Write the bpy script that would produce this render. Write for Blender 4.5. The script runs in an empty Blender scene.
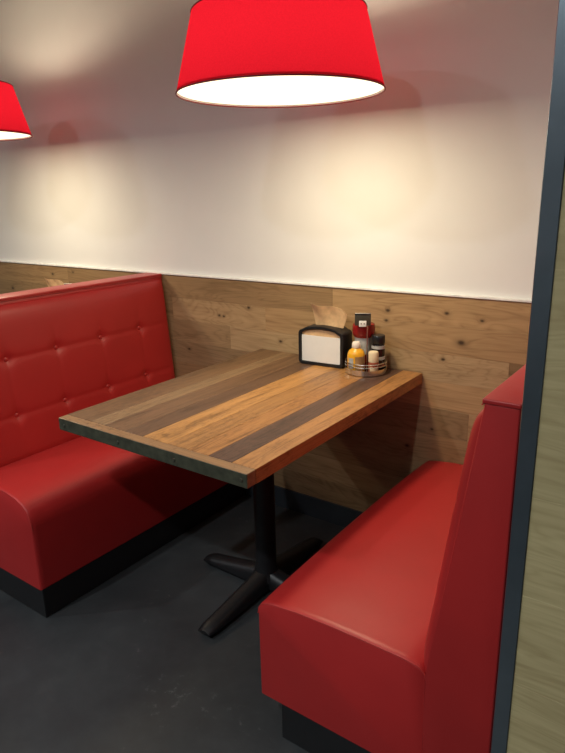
import bpy, bmesh, math, random
from mathutils import Vector, Matrix
random.seed(7)
C = bpy.context.scene.collection
PI = math.pi

# ------------------------------------------------------------------ materials
def new_mat(name):
    m = bpy.data.materials.new(name); m.use_nodes = True
    nt = m.node_tree; nt.nodes.clear()
    out = nt.nodes.new('ShaderNodeOutputMaterial')
    b = nt.nodes.new('ShaderNodeBsdfPrincipled')
    nt.links.new(b.outputs[0], out.inputs[0])
    return m, nt, b, out

def N(nt, t, **kw):
    n = nt.nodes.new(t)
    for k, v in kw.items():
        if k.startswith('i_'):
            key = k[2:]
            key = int(key) if key.isdigit() else key.replace('_', ' ')
            n.inputs[key].default_value = v
        else: setattr(n, k, v)
    return n

def math_n(nt, op, a, b=None, c=None):
    n = nt.nodes.new('ShaderNodeMath'); n.operation = op
    for i, v in enumerate((a, b, c)):
        if v is None: continue
        if isinstance(v, (int, float)): n.inputs[i].default_value = v
        else: nt.links.new(v, n.inputs[i])
    return n.outputs[0]

def ramp(nt, src, stops):
    r = nt.nodes.new('ShaderNodeValToRGB')
    el = r.color_ramp.elements
    while len(el) < len(stops): el.new(0.5)
    for e, (p, c) in zip(el, stops):
        e.position = p; e.color = c if len(c) == 4 else (*c, 1)
    nt.links.new(src, r.inputs[0])
    return r.outputs[0]

def mixc(nt, mode, fac, a, b):
    n = nt.nodes.new('ShaderNodeMix'); n.data_type = 'RGBA'; n.blend_type = mode
    for sock, v in ((n.inputs[0], fac), (n.inputs[6], a), (n.inputs[7], b)):
        if isinstance(v, (int, float)): sock.default_value = v
        elif isinstance(v, tuple): sock.default_value = v if len(v) == 4 else (*v, 1)
        else: nt.links.new(v, sock)
    return n.outputs[2]

def noise(nt, vec, scale, detail=4, rough=.55, dist=0.0):
    n = nt.nodes.new('ShaderNodeTexNoise')
    n.inputs['Scale'].default_value = scale; n.inputs['Detail'].default_value = detail
    n.inputs['Roughness'].default_value = rough; n.inputs['Distortion'].default_value = dist
    if vec is not None: nt.links.new(vec, n.inputs['Vector'])
    return n.outputs['Fac']

def objco(nt, scale=(1, 1, 1)):
    t = nt.nodes.new('ShaderNodeTexCoord'); m = nt.nodes.new('ShaderNodeMapping')
    m.inputs['Scale'].default_value = scale
    nt.links.new(t.outputs['Object'], m.inputs['Vector'])
    return m.outputs[0]

def bump(nt, bsdf, h, strength, dist):
    b = nt.nodes.new('ShaderNodeBump'); b.inputs['Strength'].default_value = strength
    b.inputs['Distance'].default_value = dist
    nt.links.new(h, b.inputs['Height']); nt.links.new(b.outputs[0], bsdf.inputs['Normal'])

def plain(name, col, rough=.5, metal=0.0, var=.12, scale=30, bmp=0.0, spec=.5):
    """a plain coloured finish with a faint mottled variation"""
    m, nt, b, _ = new_mat(name)
    f = noise(nt, objco(nt), scale)
    lo = tuple(c * (1 - var) for c in col); hi = tuple(min(1, c * (1 + var)) for c in col)
    nt.links.new(ramp(nt, f, [(.3, lo), (.7, hi)]), b.inputs['Base Color'])
    b.inputs['Roughness'].default_value = rough; b.inputs['Metallic'].default_value = metal
    b.inputs['Specular IOR Level'].default_value = spec
    if bmp: bump(nt, b, f, bmp, .002)
    return m

def vinyl(name, col):
    m, nt, b, _ = new_mat(name)
    co = objco(nt)
    f = noise(nt, co, 4, 3)
    nt.links.new(ramp(nt, f, [(.3, tuple(c * .93 for c in col)), (.7, tuple(c * 1.07 for c in col))]), b.inputs['Base Color'])
    v = nt.nodes.new('ShaderNodeTexVoronoi'); v.inputs['Scale'].default_value = 420
    nt.links.new(co, v.inputs['Vector'])
    w = noise(nt, co, 9, 3)
    h = math_n(nt, 'ADD', math_n(nt, 'MULTIPLY', v.outputs['Distance'], .12), w)
    bump(nt, b, h, .25, .004)
    b.inputs['Roughness'].default_value = .42
    b.inputs['Specular IOR Level'].default_value = .5
    return m

def wood(name, axis, rough=.5, contrast=(.62, 1.12), fine=1.0, knots=(), spec=.35, bmp=.15, flecks=0):
    """planked wood: the colour attribute 'tone' gives each plank its colour, alpha its own piece of grain"""
    m, nt, b, _ = new_mat(name)
    at = N(nt, 'ShaderNodeAttribute', attribute_name='tone')
    tc = nt.nodes.new('ShaderNodeTexCoord')
    sx = nt.nodes.new('ShaderNodeSeparateXYZ'); nt.links.new(tc.outputs['Object'], sx.inputs[0])
    x, y, z = sx.outputs
    if axis == 'x': along, across, third = x, z, y
    else: along, across, third = y, x, z
    off = math_n(nt, 'MULTIPLY', at.outputs['Alpha'], 37.0)
    kmask = None
    for (ka, kb, kr) in knots:
        da = math_n(nt, 'DIVIDE', math_n(nt, 'SUBTRACT', along, ka), kr * 1.5)
        db = math_n(nt, 'DIVIDE', math_n(nt, 'SUBTRACT', across, kb), kr)
        d2 = math_n(nt, 'ADD', math_n(nt, 'MULTIPLY', da, da), math_n(nt, 'MULTIPLY', db, db))
        k = math_n(nt, 'DIVIDE', 1.0, math_n(nt, 'ADD', 1.0, d2))
        kmask = k if kmask is None else math_n(nt, 'MAXIMUM', kmask, k)
    ac = across
    if kmask is not None:
        ac = math_n(nt, 'ADD', across, math_n(nt, 'MULTIPLY', kmask, .035))
    def vec(sa, sc):
        c = nt.nodes.new('ShaderNodeCombineXYZ')
        nt.links.new(math_n(nt, 'ADD', math_n(nt, 'MULTIPLY', along, sa), off), c.inputs[0])
        nt.links.new(math_n(nt, 'ADD', math_n(nt, 'MULTIPLY', ac, sc), off), c.inputs[1])
        nt.links.new(math_n(nt, 'MULTIPLY', third, sc), c.inputs[2])
        return c.outputs[0]
    g1 = noise(nt, vec(1.6, 26 * fine), 1.0, 6, .6, .6)
    g2 = noise(nt, vec(5.0, 170 * fine), 1.0, 3, .6, .2)
    g3 = noise(nt, vec(1.1, 7), 1.0, 3, .5, 1.2)
    rings = math_n(nt, 'ABSOLUTE', math_n(nt, 'SINE', math_n(nt, 'MULTIPLY', g3, 44.0)))
    g = math_n(nt, 'ADD', math_n(nt, 'MULTIPLY', g1, .55), math_n(nt, 'MULTIPLY', g2, .3))
    g = math_n(nt, 'ADD', g, math_n(nt, 'MULTIPLY', rings, .13))
    lo, hi = contrast
    shade = ramp(nt, g, [(.3, (lo, lo * .93, lo * .86)), (.5, (.92, .9, .88)), (.7, (hi, hi, hi))])
    col = mixc(nt, 'MULTIPLY', 1.0, at.outputs['Color'], shade)
    if kmask is not None:
        kf = ramp(nt, kmask, [(.15, (0, 0, 0)), (.5, (.25, .25, .25)), (.92, (.95, .95, .95))])
        col = mixc(nt, 'MIX', kf, col, (.045, .024, .012))
    if flecks:
        fl = noise(nt, vec(38, 75), 1.0, 4, .7, .3); area = noise(nt, vec(2.2, 9), 1.0, 2)
        ff = ramp(nt, math_n(nt, 'MULTIPLY', fl, math_n(nt, 'ADD', area, .45)), [(.50, (0, 0, 0)), (.62, (flecks,) * 3)])
        col = mixc(nt, 'MULTIPLY', ff, col, (.35, .30, .26))
    nt.links.new(col, b.inputs['Base Color'])
    b.inputs['Roughness'].default_value = rough
    b.inputs['Specular IOR Level'].default_value = spec
    bump(nt, b, g, bmp, .002)
    return m

def emit(name, col, s):
    m = bpy.data.materials.new(name); m.use_nodes = True
    nt = m.node_tree; nt.nodes.clear()
    o = nt.nodes.new('ShaderNodeOutputMaterial'); e = nt.nodes.new('ShaderNodeEmission')
    e.inputs[0].default_value = (*col, 1); e.inputs[1].default_value = s
    nt.links.new(e.outputs[0], o.inputs[0])
    return m

def shade_fabric():
    """red fabric outside, white lining inside, lets the bulb's light through"""
    m = bpy.data.materials.new('red_shade_fabric'); m.use_nodes = True
    nt = m.node_tree; nt.nodes.clear()
    out = nt.nodes.new('ShaderNodeOutputMaterial')
    weave = noise(nt, objco(nt, (1, 1, 1)), 260, 2)
    red = ramp(nt, weave, [(.3, (.78, .014, .038)), (.7, (.90, .018, .050))])
    do = nt.nodes.new('ShaderNodeBsdfDiffuse'); nt.links.new(ramp(nt, weave, [(.3, (.50, .006, .012)), (.7, (.56, .008, .016))]), do.inputs[0])
    di = nt.nodes.new('ShaderNodeBsdfDiffuse'); di.inputs[0].default_value = (.8, .78, .74, 1)
    tr = nt.nodes.new('ShaderNodeBsdfTranslucent'); nt.links.new(red, tr.inputs[0])
    geo = nt.nodes.new('ShaderNodeNewGeometry')
    m1 = nt.nodes.new('ShaderNodeMixShader')
    nt.links.new(geo.outputs['Backfacing'], m1.inputs[0]); nt.links.new(do.outputs[0], m1.inputs[1]); nt.links.new(di.outputs[0], m1.inputs[2])
    m2 = nt.nodes.new('ShaderNodeMixShader'); m2.inputs[0].default_value = .18
    nt.links.new(m1.outputs[0], m2.inputs[1]); nt.links.new(tr.outputs[0], m2.inputs[2])
    nt.links.new(m2.outputs[0], out.inputs[0])
    return m

def floor_mat():
    m, nt, b, _ = new_mat('dark_sealed_concrete')
    co = objco(nt)
    a = noise(nt, co, 1.7, 6, .6, .4); c = noise(nt, co, 14, 5, .65)
    base = ramp(nt, math_n(nt, 'ADD', math_n(nt, 'MULTIPLY', a, .7), math_n(nt, 'MULTIPLY', c, .3)),
                [(.32, (.020, .022, .024)), (.55, (.036, .039, .041)), (.75, (.060, .063, .063))])
    s = noise(nt, co, 28, 8, .75, .2); s2 = noise(nt, co, 2.3, 2)
    scuff = ramp(nt, math_n(nt, 'MULTIPLY', s, math_n(nt, 'ADD', s2, .45)), [(.63, (0, 0, 0)), (.75, (.5, .5, .5))])
    col = mixc(nt, 'MIX', scuff, base, (.15, .155, .15))
    nt.links.new(col, b.inputs['Base Color'])
    nt.links.new(ramp(nt, a, [(.3, (.42,) * 3), (.7, (.6,) * 3)]), b.inputs['Roughness'])
    b.inputs['Specular IOR Level'].default_value = .35
    bump(nt, b, c, .12, .003)
    return m

M = {}
M['red'] = vinyl('red_vinyl', (.39, .0185, .0180))
M['seam'] = plain('red_piping', (.40, .030, .026), .4)
M['black'] = plain('black_laminate', (.010, .010, .011), .35)
M['iron'] = plain('black_cast_iron', (.008, .008, .009), .45, .0, .2, 60, .2, .4)
M['paint'] = plain('wall_paint', (.80, .795, .79), .75, 0, .012, 6, .03, .2)
M['grey'] = plain('grey_wall_paint', (.30, .31, .32), .75, 0, .02, 6)
M['ceil'] = plain('ceiling_paint', (.78, .77, .76), .85, 0, .01, 6)
M['floor'] = floor_mat()
M['steel'] = plain('dark_steel_trim', (.35, .43, .49), .28, 1.0, .12, 7)
M['base'] = plain('black_cove_base', (.030, .036, .044), .3, 0, .15, 8)
M['white_trim'] = plain('white_trim', (.85, .84, .82), .4)
M['band'] = plain('dark_weathered_edge', (.050, .052, .032), .6, .1, .35, 45, .4)
M['screw'] = plain('dull_screw', (.16, .16, .12), .4, .8)
M['chrome'] = plain('chrome', (.72, .71, .68), .18, 1.0, .04)
M['blackplastic'] = plain('black_plastic', (.010, .011, .013), .3)
M['card'] = plain('white_card', (.80, .79, .77), .5, 0, .02)
M['kraft'] = plain('kraft_paper', (.66, .43, .23), .9, 0, .12, 55, .15)
M['mustard'] = plain('mustard_plastic', (.72, .36, .015), .35, 0, .06)
M['cream'] = plain('cream_plastic', (.74, .60, .40), .4, 0, .04)
M['capwhite'] = plain('offwhite_cap', (.80, .70, .62), .4, 0, .03)
M['ketchup'] = plain('ketchup_red', (.24, .010, .010), .25, 0, .1)
M['greylabel'] = plain('grey_label', (.42, .42, .41), .4, 0, .15, 50)
M['tanlabel'] = plain('tan_label', (.36, .22, .10), .45, 0, .2, 60)
M['redlabel'] = plain('red_brown_label', (.30, .07, .035), .45, 0, .2, 60)
M['darkglass'] = plain('dark_sauce_glass', (.018, .010, .008), .12, 0, .2)
M['signdark'] = plain('dark_sign', (.05, .046, .034), .4, 0, .2, 40)
M['shade'] = shade_fabric()
M['rim'] = plain('dark_red_rim', (.20, .006, .012), .6)
M['diff'] = emit('lamp_diffuser_glow', (1.0, .82, .58), 2.0)
M['downlight'] = emit('downlight_glow', (1.0, .95, .88), 3.0)

KN = [(-.262, .886, .007), (-.235, .884, .006), (-.085, .937, .008), (.088, .803, .008),
      (.895, .893, .013), (.60, .985, .009), (.595, .946, .007), (.835, .995, .008), (.965, .980, .006), (.83, .822, .007),
      (-.47, .70, .008), (.16, .66, .007), (-1.52, 1.01, .008), (-1.33, 1.03, .006), (.80, .54, .006), (-1.95, .90, .01),
      (.70, .45, .008), (-.05, .40, .009)]
M['oak'] = wood('oak_wall_planks', 'x', .55, (.60, 1.12), 1.0, KN)
M['tabletop'] = wood('reclaimed_table_planks', 'y', .38, (.40, 1.22), 1.5, (), .4, .2, .38)
M['endstrip'] = wood('reclaimed_end_strip', 'x', .42, (.55, 1.15), 1.5, (), .4, .2, .8)
M['clad'] = wood('greyed_oak_cladding', 'x', .6, (.74, 1.10), .8)

# ------------------------------------------------------------------ mesh helpers
def finish(name, bm, mats, parent=None, smooth=True, angle=35):
    bmesh.ops.recalc_face_normals(bm, faces=bm.faces)
    me = bpy.data.meshes.new(name); bm.to_mesh(me); bm.free()
    for m in (mats if isinstance(mats, (list, tuple)) else [mats]): me.materials.append(m)
    if smooth and len(me.polygons):
        me.polygons.foreach_set('use_smooth', [True] * len(me.polygons))
        for p in me.polygons:
            if len(p.vertices) > 10: p.use_smooth = False
        me.set_sharp_from_angle(angle=math.radians(angle))
    o = bpy.data.objects.new(name, me); C.objects.link(o)
    if parent: o.parent = parent
    return o

def thing(name, label, cat, loc=(0, 0, 0), rotz=0, group=None):
    o = bpy.data.objects.new(name, None); C.objects.link(o)
    o.empty_display_size = .1
    o.location = loc; o.rotation_euler = (0, 0, rotz); o['label'] = label; o['category'] = cat
    if group: o['group'] = group
    return o

def structure(o):
    o['kind'] = 'structure'; return o

def dup(root, loc, label, group=None):
    r = root.copy(); C.objects.link(r); r.location = loc; r['label'] = label
    if group: r['group'] = group
    for ch in list(root.children):
        c = ch.copy(); C.objects.link(c); c.parent = r
        for g in ch.children:
            d = g.copy(); C.objects.link(d); d.parent = c
    return r

def box(bm, lo, hi, bev=0.0, seg=2, mat=0):
    r = bmesh.ops.create_cube(bm, size=1)
    vs = r['verts']
    for v in vs:
        v.co = Vector([lo[i] + (v.co[i] + .5) * (hi[i] - lo[i]) for i in range(3)])
    fs = {f for v in vs for f in v.link_faces}
    for f in fs: f.material_index = mat
    if bev:
        es = list({e for v in vs for e in v.link_edges})
        g = bmesh.ops.bevel(bm, geom=es, offset=bev, segments=seg, profile=.5, affect='EDGES')
        for f in g['faces']: f.material_index = mat
        return None
    return fs

def lathe(bm, prof, cx=0, cy=0, seg=32, cap0=True, cap1=True, sx=1.0, sy=1.0, mat=0, rot=0):
    rings = []
    for r, z in prof:
        rings.append([bm.verts.new((cx + sx * r * math.cos(2 * PI * i / seg + rot), cy + sy * r * math.sin(2 * PI * i / seg + rot), z)) for i in range(seg)])
    for a, b in zip(rings, rings[1:]):
        for i in range(seg):
            f = bm.faces.new((a[i], a[(i + 1) % seg], b[(i + 1) % seg], b[i])); f.material_index = mat
    if cap0: bm.faces.new(rings[0][::-1]).material_index = mat
    if cap1: bm.faces.new(rings[-1]).material_index = mat

def tube(bm, pts, r, seg=10, closed=False, mat=0):
    pts = [Vector(p) for p in pts]; n = len(pts); rings = []
    up = None
    for i, p in enumerate(pts):
        if closed: t = (pts[(i + 1) % n] - pts[i - 1]).normalized()
        else: t = (pts[min(i + 1, n - 1)] - pts[max(i - 1, 0)]).normalized()
        if up is None:
            up = Vector((0, 0, 1)) if abs(t.z) < .9 else Vector((1, 0, 0))
        s = t.cross(up).normalized(); up = s.cross(t).normalized()
        rr = r[i] if isinstance(r, (list, tuple)) else r
        rings.append([bm.verts.new(p + rr * (math.cos(2 * PI * k / seg) * s + math.sin(2 * PI * k / seg) * up)) for k in range(seg)])
    m = n if closed else n - 1
    for i in range(m):
        a, b = rings[i], rings[(i + 1) % n]
        for k in range(seg):
            bm.faces.new((a[k], a[(k + 1) % seg], b[(k + 1) % seg], b[k])).material_index = mat
    if not closed:
        bm.faces.new(rings[0][::-1]).material_index = mat; bm.faces.new(rings[-1]).material_index = mat

def prism_y(bm, poly, y0, y1, bev=0.0):
    """polygon in (x, z) pulled along y"""
    a = [bm.verts.new((x, y0, z)) for x, z in poly]; b = [bm.verts.new((x, y1, z)) for x, z in poly]
    n = len(poly)
    bm.faces.new(a); bm.faces.new(b[::-1])
    for i in range(n): bm.faces.new((a[i], b[i], b[(i + 1) % n], a[(i + 1) % n]))
    if bev:
        bmesh.ops.bevel(bm, geom=list(bm.edges), offset=bev, segments=3, profile=.5, affect='EDGES')

def loft_y(bm, stations):
    """list of (y, [(x, z)...]) closed sections"""
    rings = [[bm.verts.new((x, y, z)) for x, z in sec] for y, sec in stations]
    n = len(rings[0])
    for a, b in zip(rings, rings[1:]):
        for i in range(n): bm.faces.new((a[i], a[(i + 1) % n], b[(i + 1) % n], b[i]))
    bm.faces.new(rings[0]); bm.faces.new(rings[-1][::-1])

def paint_planks(bm, fs, tone, off):
    lay = bm.loops.layers.float_color.get('tone') or bm.loops.layers.float_color.new('tone')
    for f in fs:
        for l in f.loops: l[lay] = (*tone, off)

def plank(bm, lo, hi, tone, bev=.0008):
    before = set(bm.faces)
    box(bm, lo, hi, bev, 1)
    paint_planks(bm, [f for f in bm.faces if f not in before], tone, random.random())

# ------------------------------------------------------------------ the room
XL, XR, YF, H = -5.0, 4.5, -6.0, 2.9
def slab(name, lo, hi, mat):
    bm = bmesh.new(); box(bm, lo, hi); return structure(finish(name, bm, mat, smooth=False))
slab('floor', (XL, YF, -.1), (XR, .12, 0), M['floor'])
slab('ceiling', (XL, YF, H), (XR, .12, H + .1), M['ceil'])
slab('wall_back', (XL, .008, 0), (XR, .12, H), M['paint'])
slab('wall_left', (XL - .1, YF, 0), (XL, .12, H), M['paint'])
slab('wall_right', (XR, YF, 0), (XR + .1, .12, H), M['grey'])
slab('wall_front', (XL, YF - .1, 0), (XR, YF, H), M['grey'])

# oak plank panelling on the lower back wall
def tone(v, warm=1.0):
    return (v * .84, v * .548 * warm, v * .278 * warm * warm)
bm = bmesh.new()
rows = [1.055, .948, .841, .734, .627, .520, .413, .306, .199, .097]
fixed = {0: [-2.6, -1.38, .353, 1.9], 1: [-2.1, -.565, .008, 1.35], 2: [-1.7, -.20, 1.07, 2.4],
         3: [-2.3, .22, 1.6], 4: [-1.2, -.05, .94, 2.2], 5: [-2.0, .45, 1.5], 6: [-1.5, .15, 1.1]}
tones = {(0, 1): .42, (0, 2): .36, (0, 3): .50, (1, 1): .36, (1, 2): .49, (1, 4): .36, (1, 3): .47, (2, 1): .37, (2, 2): .50, (2, 3): .27,
         (3, 1): .34, (3, 2): .50, (4, 1): .33, (4, 2): .33, (4, 3): .46, (5, 1): .34, (5, 2): .36}
for i in range(9):
    cuts = fixed.get(i) or sorted(random.uniform(-3, 3) for _ in range(3))
    cuts = [XL] + cuts + [XR]
    for j, (a, b) in enumerate(zip(cuts, cuts[1:])):
        t = tones.get((i, j), random.uniform(.34, .48))
        plank(bm, (a, -.004 + random.uniform(0, .0012), rows[i + 1]), (b, .008, rows[i]), tone(t, random.uniform(.97, 1.05)), .0007)
structure(finish('wall_panelling', bm, M['oak'], smooth=False))
slab('baseboard_back', (XL, -.012, 0), (XR, .008, .097), M['base'])
bm = bmesh.new(); box(bm, (XL, -.009, 1.0575), (XR, .008, 1.066), .0015)
structure(finish('trim_1', bm, M['white_trim'], smooth=False))

# partition behind the right bench: painted core, plank-clad end, steel corner trims
PX0, PX1, PY = 1.398, 1.562, -1.10
slab('wall_partition', (PX0 + .004, PY + .014, 0), (PX1 - .004, .008, H), M['paint'])
bm = bmesh.new()
zs = [0.0, .10, .30, .50, .70, .90, 1.10, 1.30, 1.50, 1.70, 1.90, 2.10, 2.30, 2.50, 2.70, H]
for a, b in zip(zs, zs[1:]):
    v = random.uniform(.50, .53)
    plank(bm, (PX0 + .030, PY + .002, a), (PX1 - .030, PY + .014, b), (v, v * .85, v * .45), .0004)
structure(finish('wall_cladding', bm, M['clad'], smooth=False))
for k, (a, b) in enumerate(((PX0, PX0 + .030), (PX1 - .030, PX1))):
    bm = bmesh.new(); box(bm, (a, PY - .001, 0), (b, PY + .014, H), .001, 1)
    if k == 0: box(bm, (a, PY + .014, 0), (a + .004, PY + .045, H), .0008, 1)
    else: box(bm, (b - .004, PY + .014, 0), (b, PY + .045, H), .0008, 1)
    structure(finish('trim_%d' % (k + 2), bm, M['steel'], smooth=False))

# ------------------------------------------------------------------ booth benches
ROWZ = (.602, .828)
BUT = (-.205, -.432, -.66, -.885)
def tuft(t, z, zlo, zhi, y0, y1):
    """how far the padding swells out at (y=t, z)"""
    def edge(d, w): return 1 - math.exp(-(max(d, 0) / w) ** 1.0 * 1.6)
    h = .026 * edge(t - y0, .018) * edge(y1 - t, .018) * edge(zhi - z, .03) * edge(z - zlo, .03)
    k = min(1, (t - y0) / .06, (y1 - t) / .06)
    for rz in ROWZ:
        h -= .0038 * math.exp(-abs(z - rz) / .009) * max(0, k)
        for by in BUT:
            dy, dz = t - by, z - rz
            h -= .0085 * math.exp(-((dy / .026) ** 2 + (dz / .022) ** 2))
            h -= .0035 * math.exp(-((dy / .010) ** 2 + (dz / .075) ** 2))
    return max(h, .0004)

def bench(label, s, xf, xtop, xlow, y0, prof, zb, recess, endrise, thick):
    """s = +1: bench on the right facing left; s = -1: on the left facing right. Local x = s * distance"""
    root = thing('booth_bench', label, 'bench', (0, 0, 0), 0, 'red booth benches either side of the table')
    y1 = -.006
    X = lambda d: d if s > 0 else d                      # world x throughout
    xr = xtop + s * thick
    # toe kick
    bm = bmesh.new()
    a, b = sorted((xf + s * recess, xr - s * .004)); box(bm, (a, y0 + .004, 0), (b, y1, zb + .004), .002, 1)
    finish('toe_kick', bm, M['black'], root)
    # seat: the section runs back from the front edge, crowned along its length
    bm = bmesh.new()
    L = y1 - y0; st = []
    ends = [(0, .006), (.002, .003), (.006, .0), (.02, 0)]
    def sec(inset, crown):
        out = []
        for d, z in prof:
            zz = z
            if z > .36: zz = z + crown * min(1, (z - .36) / .04) - inset
            if d <= .001: dd = d + inset
            else: dd = d
            out.append((xf + s * dd, zz))
        w = prof[-1][0]
        out.append((xf + s * w, zb)); out.append((xf + s * inset, zb))
        return out
    for d, i in ends: st.append((y0 + d, sec(i, 0)))
    for k in range(1, 16):
        u = k / 16; st.append((y0 + .02 + (L - .04) * u, sec(0, endrise * math.sin(PI * u) ** .6)))
    for d, i in reversed(ends): st.append((y1 - d, sec(i, 0)))
    loft_y(bm, st)
    seat = finish('seat', bm, M['red'], root, angle=50)
    bm = bmesh.new()
    tube(bm, [(xf + s * (d + .001), y0 + .0018, z - .003) for d, z in prof if z > .33], .0018, 6)
    finish('seat_piping', bm, M['seam'], seat)
    # upholstered back shell, leaning away from the seat
    poly = [(xlow, .02), (xlow, .41), (xtop, 1.052), (xr, 1.052), (xr, .02)]
    bm = bmesh.new(); prism_y(bm, poly, y0, y1, .004)
    finish('back_shell', bm, M['red'], root)
    # padded front panel
    zlo, zhi = .40, 1.036
    ny, nz = 150, 84
    xa = lambda z: xlow + (xtop - xlow) * (z - .41) / (1.044 - .41)
    bm = bmesh.new(); grid = []
    ya, yb = y0 + .004, y1 - .004
    for j in range(nz + 1):
        z = zlo + (zhi - zlo) * j / nz
        grid.append([bm.verts.new((xa(z) - s * tuft(ya + (yb - ya) * i / ny, z, zlo, zhi, ya, yb), ya + (yb - ya) * i / ny, z)) for i in range(ny + 1)])
    for j in range(nz):
        for i in range(ny): bm.faces.new((grid[j][i], grid[j][i + 1], grid[j + 1][i + 1], grid[j + 1][i]))
    # close it behind so the panel has a body
    rim = [grid[0][i] for i in range(ny + 1)] + [grid[j][ny] for j in range(1, nz + 1)] + [grid[nz][i] for i in range(ny - 1, -1, -1)] + [grid[j][0] for j in range(nz - 1, 0, -1)]
    back = [bm.verts.new((v.co.x + s * .004, v.co.y, v.co.z)) for v in rim]
    n = len(rim)
    for i in range(n): bm.faces.new((rim[i], rim[(i + 1) % n], back[(i + 1) % n], back[i]))
    bm.faces.new(back)
    pad = finish('back_cushion', bm, M['red'], root, angle=60)
    for rz in ROWZ:
        for by in BUT:
            h = tuft(by, rz, zlo, zhi, ya, yb)
            bm = bmesh.new()
            bmesh.ops.create_uvsphere(bm, u_segments=14, v_segments=8, radius=1)
            for v in bm.verts:
                v.co = Vector((xa(rz) - s * (h + .0020) + v.co.x * .0065, by + v.co.y * .0105, rz + v.co.z * .0105))
            finish('button', bm, M['red'], pad)
    # top cap with its seam
    bm = bmesh.new()
    a, b = sorted((xtop - s * .004, xr + s * .001))
    box(bm, (a, y0 - .002, 1.0495), (b, y1, 1.060), .003, 3)
    cap = finish('top_cap', bm, M['red'], root)
    bm = bmesh.new()
    tube(bm, [(xtop - s * .003, y0 - .002, 1.0485), (xtop - s * .003, y1 - .002, 1.0485)], .0018, 6)
    finish('top_piping', bm, M['seam'], cap)
    return root

profR = [(0, .118), (0, .375), (.003, .392), (.010, .404), (.022, .412), (.05, .418), (.12, .426), (.22, .430), (.32, .430), (.41, .429), (.447, .424), (.460, .414), (.466, .398)]
profL = [(0, .115), (0, .350), (.003, .376), (.010, .398), (.022, .417), (.045, .434), (.08, .448), (.13, .457), (.20, .460), (.28, .453), (.35, .440), (.41, .424), (.44, .408)]
bench('red vinyl booth bench right of the table, seat towards us and back against the partition', 1, .776, 1.326, 1.241, -1.076, profR, .118, .066, .012, .064)
bench('red vinyl booth bench left of the table, showing its button tufted backrest', -1, -.139, -.625, -.572, -1.140, profL, .115, .0, .004, .11)

# ------------------------------------------------------------------ table
TX, TY, TT = .754, -1.070, .041
def make_table():
    t = thing('restaurant_table', 'wooden plank restaurant table with dark edged end, standing between the red benches', 'table', (.38, -.555, 0), 0, 'plank topped booth tables')
    ox, oy = -.38, .555
    z0, z1 = .76 - TT, .76
    bm = bmesh.new()
    br = lambda a, g, b: (a, g, b)
    boards = [(-.012, .105, br(0.156, 0.085, 0.041)), (.105, .168, br(0.227, 0.140, 0.072)), (.168, .262, br(0.149, 0.080, 0.041)), (.262, .340, br(0.117, 0.062, 0.034)),
              (.340, .440, br(0.406, 0.203, 0.066)), (.440, .520, br(0.312, 0.153, 0.051)), (.520, .594, br(0.336, 0.156, 0.051)), (.594, .676, br(0.094, 0.048, 0.032)),
              (.676, TX, br(0.359, 0.168, 0.056))]
    for a, b, c in boards:
        plank(bm, (a + ox, TY + .036 + oy, z0), (b + ox, -.010 + oy, z1), c, .0009)
    finish('tabletop', bm, M['tabletop'], t, smooth=False)
    bm = bmesh.new()
    before = set(bm.faces)
    box(bm, (ox - .012, TY + oy, z0), (TX + ox, TY + .036 + oy, z1), .003, 3)
    new = [f for f in bm.faces if f not in before]
    paint_planks(bm, new, (.250, .140, .066), .37)
    bm.normal_update()
    for f in new:
        if f.normal.y < -.5 and abs(f.normal.z) < .6: f.material_index = 1
    strip = finish('end_strip', bm, [M['endstrip'], M['band']], t, smooth=False)
    for sx, sz in ((.016, .738), (.270, .738), (.500, .738), (.735, .740)):
        bm = bmesh.new()
        bmesh.ops.create_cone(bm, cap_ends=True, segments=14, radius1=.0055, radius2=.0042, depth=.003)
        bmesh.ops.rotate(bm, verts=bm.verts, cent=(0, 0, 0), matrix=Matrix.Rotation(PI / 2, 3, 'X'))
        bmesh.ops.translate(bm, verts=bm.verts, vec=(sx + ox, TY + oy - .001, sz))
        finish('screw', bm, M['screw'], strip)
    bm = bmesh.new()
    BX, BY = .014, .008
    for (w, d) in ((.26, .05), (.05, .36)): box(bm, (-w, -d / 1, z0 - .014), (w, d, z0), .003, 2)
    finish('mounting_plate', bm, M['iron'], t)
    bm = bmesh.new()
    lathe(bm, [(.056, .045), (.045, .075), (.039, .10), (.039, z0 - .06), (.047, z0 - .014)], BX, BY, seg=32)
    finish('column', bm, M['iron'], t)
    for ang, ln in ((-90, .350), (90, .355), (180, .298), (0, .275)):
        bm = bmesh.new(); c, s_ = math.cos(math.radians(ang)), math.sin(math.radians(ang))
        n = 12; rings = []
        for i in range(n + 1):
            u = i / n; d = .02 + (ln - .02) * u
            top = .085 - .050 * u ** .8; w = .036 - .004 * u
            bot = .016
            if i == n: top -= .008; w *= .80
            if i == n - 1: w *= .97
            cs = [(-w, bot), (-w, bot + (top - bot) * .45), (-w * .72, top - .004), (-w * .35, top), (w * .35, top), (w * .72, top - .004), (w, bot + (top - bot) * .45), (w, bot)]
            rings.append([bm.verts.new((BX + c * d - s_ * q, BY + s_ * d + c * q, zz)) for q, zz in cs])
        for a, b in zip(rings, rings[1:]):
            for k in range(8): bm.faces.new((a[k], a[(k + 1) % 8], b[(k + 1) % 8], b[k]))
        bm.faces.new(rings[0]); bm.faces.new(rings[-1][::-1])
        foot = finish('foot', bm, M['iron'], t, angle=60)
        bm = bmesh.new(); lathe(bm, [(.018, 0), (.020, .004), (.020, .018)], BX + c * (ln - .045), BY + s_ * (ln - .045), 16)
        finish('glide', bm, M['blackplastic'], foot)
    return t
table = make_table()
NTX = -1.86
dup(table, (.38 + NTX, -.555, 0), 'plank table of the neighbouring booth, hidden behind the left backrest')

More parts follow.
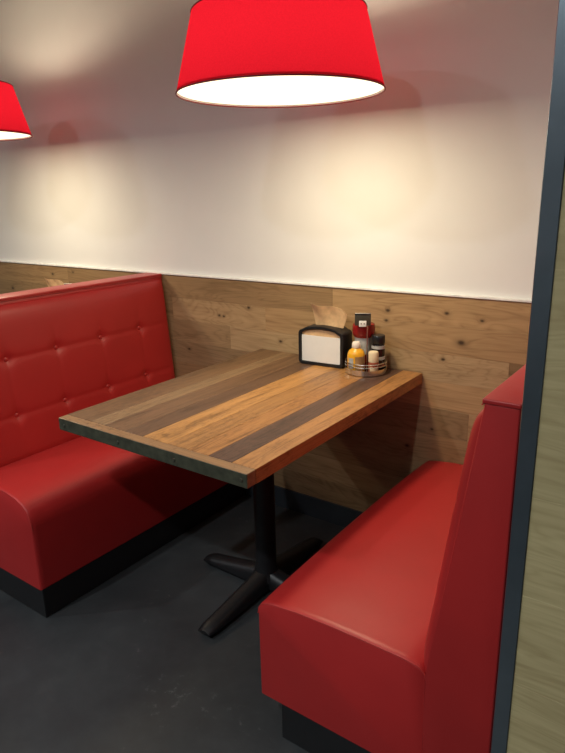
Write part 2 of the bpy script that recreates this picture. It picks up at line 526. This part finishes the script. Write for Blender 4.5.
# ------------------------------------------------------------------ napkin dispenser with napkins
ZT = .7602
DROT = math.radians(4)
def make_dispenser(loc, lab, labn, labs, grp):
    t = thing('napkin_dispenser', lab, 'napkin holder', loc, DROT, grp[0])
    w, d = .100, .083                      # half width, depth; local y: 0 front .. d back
    def arch(u):                           # outline height at u in -1..1
        return .142 + .018 * (1 - u * u)
    def outline(hw, drop, zb, r):
        pts = [(-hw + r, zb), (hw - r, zb)]
        for k in range(5):
            a = -PI / 2 + k * PI / 8; pts.append((hw - r + r * math.cos(a), zb + r + r * math.sin(a)))
        top = [(hw, arch(1) - drop - r)]
        for k in range(1, 5):
            a = k * PI / 8; top.append((hw - r + r * math.cos(a), arch(1) - drop - r + r * math.sin(a)))
        pts += top
        for k in range(1, 10):
            x = (hw - r) * (1 - 2 * k / 10); pts.append((x, arch(x / w) - drop))
        for k in range(0, 5):
            a = PI / 2 + k * PI / 8; pts.append((-hw + r + r * math.cos(a), arch(1) - drop - r + r * math.sin(a)))
        for k in range(0, 4):
            a = PI + k * PI / 8; pts.append((-hw + r + r * math.cos(a), zb + r + r * math.sin(a)))
        return pts
    out, inn = outline(w, 0, 0, .016), outline(w - .012, .010, .012, .009)
    n = len(out)
    bm = bmesh.new()
    def ring(pts, y): return [bm.verts.new((x, y, z)) for x, z in pts]
    o0, i0, o1, i1 = ring(out, 0), ring(inn, 0), ring(out, .0), ring(inn, .0)
    bm.free(); bm = bmesh.new()
    of, ob = ring(out, .003), ring(out, d)
    ofr = ring([(x * .985, .001 + z * .985) for x, z in out], 0)
    inf, inb = ring(inn, 0), ring(inn, .020)
    bk = ring([(x * .97, z * .98) for x, z in out], d + .003)
    for i in range(n):
        j = (i + 1) % n
        bm.faces.new((of[i], of[j], ob[j], ob[i])); bm.faces.new((ofr[i], ofr[j], of[j], of[i]))
        bm.faces.new((inf[i], inf[j], ofr[j], ofr[i])); bm.faces.new((inf[i], inb[i], inb[j], inf[j]))
        bm.faces.new((ob[i], ob[j], bk[j], bk[i]))
    bm.faces.new(bk); bm.faces.new(inb)
    finish('housing', bm, M['blackplastic'], t, angle=40)
    # white insert card, slightly bowed, in the lower part of the opening
    bm = bmesh.new(); hw = w - .014
    g = []
    for k in range(13):
        x = -hw + 2 * hw * k / 12; y = .006 - .003 * (1 - (x / hw) ** 2)
        g.append([bm.verts.new((x, y, .0135)), bm.verts.new((x, y, .120)), bm.verts.new((x, y + .002, .120)), bm.verts.new((x, y + .002, .0135))])
    for a, b in zip(g, g[1:]):
        for k in range(4): bm.faces.new((a[k], a[(k + 1) % 4], b[(k + 1) % 4], b[k]))
    bm.faces.new(g[0]); bm.faces.new(g[-1][::-1])
    finish('display_card', bm, M['card'], t)
    # folded napkins showing above the card
    bm = bmesh.new(); g = []
    for k in range(13):
        x = -hw * .98 + 2 * hw * .98 * k / 12; zt = arch(x / w) - .0125
        g.append([bm.verts.new((x, .0085, .060)), bm.verts.new((x, .0085, zt - .004)), bm.verts.new((x, .012, zt)), bm.verts.new((x, .019, zt)), bm.verts.new((x, .019, .060))])
    for a, b in zip(g, g[1:]):
        for k in range(5): bm.faces.new((a[k], a[(k + 1) % 5], b[(k + 1) % 5], b[k]))
    bm.faces.new(g[0]); bm.faces.new(g[-1][::-1])
    s = finish('napkin_stack', bm, M['kraft']); s.location = loc; s.rotation_euler.z = DROT
    s['label'] = labs; s['category'] = 'napkins'; s['group'] = grp[1]
    # the pulled napkin standing out of the top slot
    bm = bmesh.new(); nx, nz = 18, 12; F = []; B = []
    for j in range(nz + 1):
        v = j / nz; rf, rb = [], []
        for i in range(nx + 1):
            u = i / nx * 2 - 1
            hw2 = .060 + .020 * v
            x = u * hw2 + .022 + .006 * v
            z = .158 - .004 * u * u - .001 + v * (.082 - .010 * u - .010 * max(0, u) ** 2 + .003 * math.sin(4 * u))
            y = .038 + .010 * v * math.sin(u * 3.0 + .5) - .016 * v * v + .004 * math.sin(7 * u + 3 * v) * v
            rf.append(bm.verts.new((x, y, z))); rb.append(bm.verts.new((x, y + .0012, z)))
        F.append(rf); B.append(rb)
    for j in range(nz):
        for i in range(nx):
            bm.faces.new((F[j][i], F[j][i + 1], F[j + 1][i + 1], F[j + 1][i])); bm.faces.new((B[j][i], B[j + 1][i], B[j + 1][i + 1], B[j][i + 1]))
    for j in range(nz):
        bm.faces.new((F[j][0], F[j + 1][0], B[j + 1][0], B[j][0])); bm.faces.new((F[j][nx], B[j][nx], B[j + 1][nx], F[j + 1][nx]))
    for i in range(nx):
        bm.faces.new((F[0][i], B[0][i], B[0][i + 1], F[0][i + 1])); bm.faces.new((F[nz][i], F[nz][i + 1], B[nz][i + 1], B[nz][i]))
    nk = finish('paper_napkin', bm, M['kraft'], angle=70); nk.location = loc; nk.rotation_euler.z = DROT
    nk['label'] = labn; nk['category'] = 'napkin'; nk['group'] = grp[2]
    return t, s, nk
disp, stack, nap = make_dispenser((.370, -.126, ZT), 'black napkin dispenser with a white front card on the near table',
    'brown paper napkin pulled up from the dispenser beside the condiment caddy', 'brown napkins folded inside the black dispenser above its white card',
    ('napkin dispensers', 'napkin stacks', 'pulled napkins'))
DX = -1.765
dup(disp, (.370 + DX, -.126, ZT), 'napkin dispenser of the neighbouring booth, hidden behind the left backrest')
s2 = stack.copy(); C.objects.link(s2); s2.location = (.370 + DX, -.126, ZT); s2['label'] = 'napkins folded inside the neighbouring booth dispenser behind the left backrest'
n2 = nap.copy(); C.objects.link(n2); n2.location = (.370 + DX, -.126, ZT); n2['label'] = 'brown napkin tip peeking over the left tufted backrest'

# ------------------------------------------------------------------ condiment caddy and its bottles
CX, CY = .563, -.104
RV, TV = Vector((.88, .47, 0)), Vector((.47, -.88, 0))      # across and towards the room
CADANG = math.atan2(-.88, .47)                              # the caddy faces the room corner
def place(a, b): p = RV * a + TV * b; return (p.x, p.y)

def make_caddy(loc, lab, grp):
    t = thing('condiment_caddy', lab, 'caddy', loc, 0, grp)
    bm = bmesh.new(); lathe(bm, [(.060, 0), (.0765, .001), (.079, .003), (.079, .023), (.0775, .023), (.0775, .0045), (.001, .004)], seg=48, cap0=True, cap1=True)
    finish('tray', bm, M['chrome'], t)
    bm = bmesh.new()
    for z in (.034, .045):
        tube(bm, [(.0785 * math.cos(a), .0785 * math.sin(a), z) for a in [2 * PI * k / 48 for k in range(48)]], .0020, 8, True)
    for k in range(8):
        a = 2 * PI * k / 8 + .3
        tube(bm, [(.0782 * math.cos(a), .0782 * math.sin(a), .012), (.0782 * math.cos(a), .0782 * math.sin(a), .044)], .0015, 8)
    finish('wire_guard', bm, M['chrome'], t)
    bm = bmesh.new()
    hx, hy = place(.0035, .0045)
    tube(bm, [(hx, hy, .004), (hx, hy, .220)], .0024, 10)
    finish('handle', bm, M['chrome'], t)
    # small dark sign clipped to the top of the handle
    bm = bmesh.new(); box(bm, (-.030, -.004, .183), (.030, .004, .227), .002, 2)
    box(bm, (-.030, -.006, .2235), (.030, .006, .2305), .001, 1, 1)
    bmesh.ops.rotate(bm, verts=bm.verts, cent=(0, 0, 0), matrix=Matrix.Rotation(CADANG + PI / 2, 3, 'Z'))
    px, py = place(-.014, .0115); bmesh.ops.translate(bm, verts=bm.verts, vec=(px, py, 0))
    sg = finish('sign_holder', bm, [M['signdark'], M['chrome']], t)
    bm = bmesh.new(); box(bm, (-.0135, -.0055, .179), (.0135, -.0035, .2015), .0008, 2)
    for x in (-.0055, .0055): box(bm, (x - .002, -.0060, .1885), (x + .002, -.0050, .1925), 0, 1, 1)
    bmesh.ops.rotate(bm, verts=bm.verts, cent=(0, 0, 0), matrix=Matrix.Rotation(CADANG + PI / 2, 3, 'Z'))
    bmesh.ops.translate(bm, verts=bm.verts, vec=(px, py, 0))
    finish('emblem', bm, [M['card'], M['signdark']], sg)
    return t

def arc_label(bm, r, z0, z1, a0, a1, th=.0008, seg=20, mat=0):
    g = []
    for k in range(seg + 1):
        a = a0 + (a1 - a0) * k / seg; c, s = math.cos(a), math.sin(a)
        g.append([bm.verts.new((rr * c, rr * s, z)) for rr, z in ((r, z0), (r + th, z0), (r + th, z1), (r, z1))])
    for a, b in zip(g, g[1:]):
        for k in range(4): bm.faces.new((a[k], a[(k + 1) % 4], b[(k + 1) % 4], b[k])).material_index = mat
    bm.faces.new(g[0]).material_index = mat; bm.faces.new(g[-1][::-1]).material_index = mat

def bottle(name, lab, cat, loc, body, bm_, labels, cap, capm, grp):
    t = thing(name, lab, cat, loc, 0, grp)
    b = bmesh.new(); lathe(b, body, seg=28); bo = finish('body', b, bm_, t, angle=50)
    for (r, z0, z1, a0, a1, m, nm) in labels:
        b = bmesh.new(); arc_label(b, r, z0, z1, CADANG + a0, CADANG + a1); finish(nm, b, m, bo)
    b = bmesh.new(); lathe(b, cap, seg=24); finish('cap', b, capm, t, angle=50)
    return t

def set_caddy(dx, near):
    w = 'near' if near else 'far'
    base = (CX + dx, CY, ZT)
    def at(a, b): p = place(a, b); return (base[0] + p[0], base[1] + p[1], ZT + .0048)
    res = [make_caddy(base, 'round chrome wire condiment caddy with a dark sign on its handle', 'condiment caddies')]
    res.append(bottle('mustard_bottle', 'yellow mustard bottle with an off-white cap at the front of the caddy', 'bottle', at(-.037, .021),
        [(.026, 0), (.033, .004), (.033, .066), (.031, .076), (.026, .085), (.017, .092), (.014, .096)], M['mustard'],
        [(.0331, .012, .066, -.1, 1.25, M['tanlabel'], 'label'), (.0331, .020, .060, -.95, -.3, M['greylabel'], 'emblem')],
        [(.0155, .095), (.0165, .097), (.0160, .111), (.013, .117), (.004, .1185)], M['capwhite'], 'mustard bottles'))
    res.append(bottle('ketchup_bottle', 'upside-down ketchup bottle with dark red top at the back of the caddy', 'bottle', at(-.010, -.044),
        [(.027, .022), (.030, .04), (.031, .09), (.033, .122), (.042, .132), (.0435, .142), (.0435, .165), (.041, .174), (.032, .1775)], M['ketchup'],
        [(.0332, .060, .126, -1.5, 1.5, M['greylabel'], 'label')],
        [(.028, 0), (.030, .002), (.030, .018), (.028, .0225)], M['ketchup'], 'ketchup bottles'))
    res.append(bottle('sauce_bottle', 'dark sauce bottle with a black cap at the right of the caddy', 'bottle', at(.046, -.006),
        [(.022, 0), (.025, .004), (.025, .098), (.022, .106), (.020, .108)], M['darkglass'],
        [(.0251, .088, .100, -1.5, 1.5, M['greylabel'], 'neck_label'), (.0251, .046, .058, -1.5, 1.5, M['greylabel'], 'label'), (.0251, .018, .034, -1.5, 1.5, M['redlabel'], 'lower_label')],
        [(.0245, .1075), (.0255, .109), (.0255, .136), (.0235, .139), (.010, .1395)], M['blackplastic'], 'sauce bottles'))
    res.append(bottle('seasoning_shaker', 'small seasoning shaker with a tall cream cap at the front right of the caddy', 'shaker', at(.028, .047),
        [(.0165, 0), (.0185, .003), (.0185, .046), (.0175, .0485)], M['redlabel'],
        [(.01851, .014, .030, -.75, .75, M['cream'], 'label')],
        [(.0183, .048), (.0188, .050), (.0188, .082), (.0165, .087), (.006, .0885)], M['cream'], 'seasoning shakers'))
    return res
items = set_caddy(0, True)
NEWLAB = ['condiment caddy of the neighbouring booth, hidden behind the left backrest', 'mustard bottle in the neighbouring booth caddy behind the left backrest',
          'ketchup bottle top barely peeking over the left tufted backrest', 'sauce bottle in the neighbouring booth caddy behind the left backrest',
          'seasoning shaker in the neighbouring booth caddy behind the left backrest']
for o, l in zip(items, NEWLAB):
    dup(o, (o.location.x + DX, o.location.y, o.location.z), l)

# ------------------------------------------------------------------ pendant lamps
LZ = 1.708
def make_lamp(loc, lab):
    t = thing('pendant_lamp', lab, 'lamp', loc, 0, 'red drum pendant lamps')
    r0, r1, h = .306, .250, .212
    seg = 72
    bm = bmesh.new()
    rings = []
    for k in range(9):
        u = k / 8; r = r0 + (r1 - r0) * u
        rings.append([bm.verts.new((r * math.cos(2 * PI * i / seg), r * math.sin(2 * PI * i / seg), h * u)) for i in range(seg)])
    for a, b in zip(rings, rings[1:]):
        for i in range(seg): bm.faces.new((a[i], a[(i + 1) % seg], b[(i + 1) % seg], b[i]))
    bm.normal_update()
    me = bpy.data.meshes.new('shade'); bm.to_mesh(me); bm.free(); me.materials.append(M['shade'])
    me.polygons.foreach_set('use_smooth', [True] * len(me.polygons))
    sh = bpy.data.objects.new('shade', me); C.objects.link(sh); sh.parent = t
    for rr, z in ((r0, 0), (r1, h)):
        bm = bmesh.new(); tube(bm, [(rr * math.cos(2 * PI * k / seg), rr * math.sin(2 * PI * k / seg), z) for k in range(seg)], .0022, 8, True)
        finish('rim', bm, M['rim'], sh)
    bm = bmesh.new(); lathe(bm, [(r0 - .006, .006), (r0 - .006, .009)], seg=seg)
    finish('diffuser', bm, M['diff'], t)
    bm = bmesh.new()
    for k in range(3):
        a = 2 * PI * k / 3 + .4
        tube(bm, [(.016 * math.cos(a), .016 * math.sin(a), h - .008), (r1 * math.cos(a), r1 * math.sin(a), h - .001)], .002, 6)
    lathe(bm, [(.02, h - .04), (.022, h - .035), (.022, h + .03), (.008, h + .05)], seg=20)
    finish('spider_fitting', bm, M['blackplastic'], t)
    bm = bmesh.new(); tube(bm, [(0, 0, h + .04), (0, 0, H - LZ - .02)], .003, 8); finish('cord', bm, M['blackplastic'], t)
    bm = bmesh.new(); lathe(bm, [(.06, H - LZ), (.058, H - LZ - .018), (.02, H - LZ - .028)], seg=28); finish('canopy', bm, M['rim'], t)
    li = bpy.data.lights.new('bulb', 'POINT'); li.energy = 10.0; li.color = (1.0, .83, .58); li.shadow_soft_size = .055
    lo = bpy.data.objects.new('bulb', li); C.objects.link(lo); lo.parent = t; lo.location = (0, 0, .105)
    al = bpy.data.lights.new('down_glow', 'AREA'); al.shape = 'DISK'; al.size = .11; al.energy = 8.6; al.color = (1.0, .85, .57)
    ad = bpy.data.objects.new('down_glow', al); C.objects.link(ad); ad.parent = t; ad.location = (0, 0, .004)
    return t
lamp = make_lamp((.490, -.525, LZ), 'large red drum pendant lamp hanging over the near table')
dup(lamp, (-1.285, -.550, LZ), 'red drum pendant lamp at the left, over the neighbouring booth')

# ------------------------------------------------------------------ ceiling downlights out in the room, and an added fill light
def spot(x, y, e, size=.045):
    l = bpy.data.lights.new('downlight', 'SPOT'); l.energy = e; l.spot_size = math.radians(162); l.spot_blend = 1.0
    l.shadow_soft_size = size; l.color = (.94, .98, 1.0)
    o = bpy.data.objects.new('downlight', l); C.objects.link(o); o.location = (x, y, H - .02)
for x in (-2.05, -.38, .95): spot(x, -2.95, 152)
a = bpy.data.lights.new('fill_light', 'AREA'); a.shape = 'RECTANGLE'; a.size = 2.2; a.size_y = 1.3; a.energy = 5; a.color = (.93, .96, 1.0)  # unseen fill, added for soft ambient light and a reflection in the steel trim
ao = bpy.data.objects.new('fill_light', a); C.objects.link(ao); ao.location = (.4, -4.6, H - .03)

w = bpy.data.worlds.new('World'); bpy.context.scene.world = w; w.use_nodes = True
w.node_tree.nodes['Background'].inputs[0].default_value = (.5, .52, .55, 1); w.node_tree.nodes['Background'].inputs[1].default_value = .3

# ------------------------------------------------------------------ camera
cam = bpy.data.cameras.new('Camera'); co = bpy.data.objects.new('Camera', cam); C.objects.link(co)
yaw, pitch, roll = .6291, .2849, -.0229
fw = Vector((-math.sin(yaw), math.cos(yaw), 0)); rt = Vector((math.cos(yaw), math.sin(yaw), 0)); up = Vector((0, 0, 1))
f2 = fw * math.cos(pitch) - up * math.sin(pitch); u2 = up * math.cos(pitch) + fw * math.sin(pitch)
r3 = rt * math.cos(roll) + u2 * math.sin(roll); u3 = u2 * math.cos(roll) - rt * math.sin(roll)
mw = Matrix((r3, u3, -f2)).transposed().to_4x4(); mw.translation = Vector((1.6614, -2.1575, 1.4239))
co.matrix_world = mw
cam.sensor_fit = 'HORIZONTAL'; cam.sensor_width = 36; cam.lens = 624.4 / 565 * 36
cam.clip_start = .02
S = bpy.context.scene
S.camera = co
S.view_settings.view_transform = 'Standard'; S.view_settings.look = 'None'
S.view_settings.exposure = 0; S.view_settings.gamma = 1; S.view_settings.use_curve_mapping = False
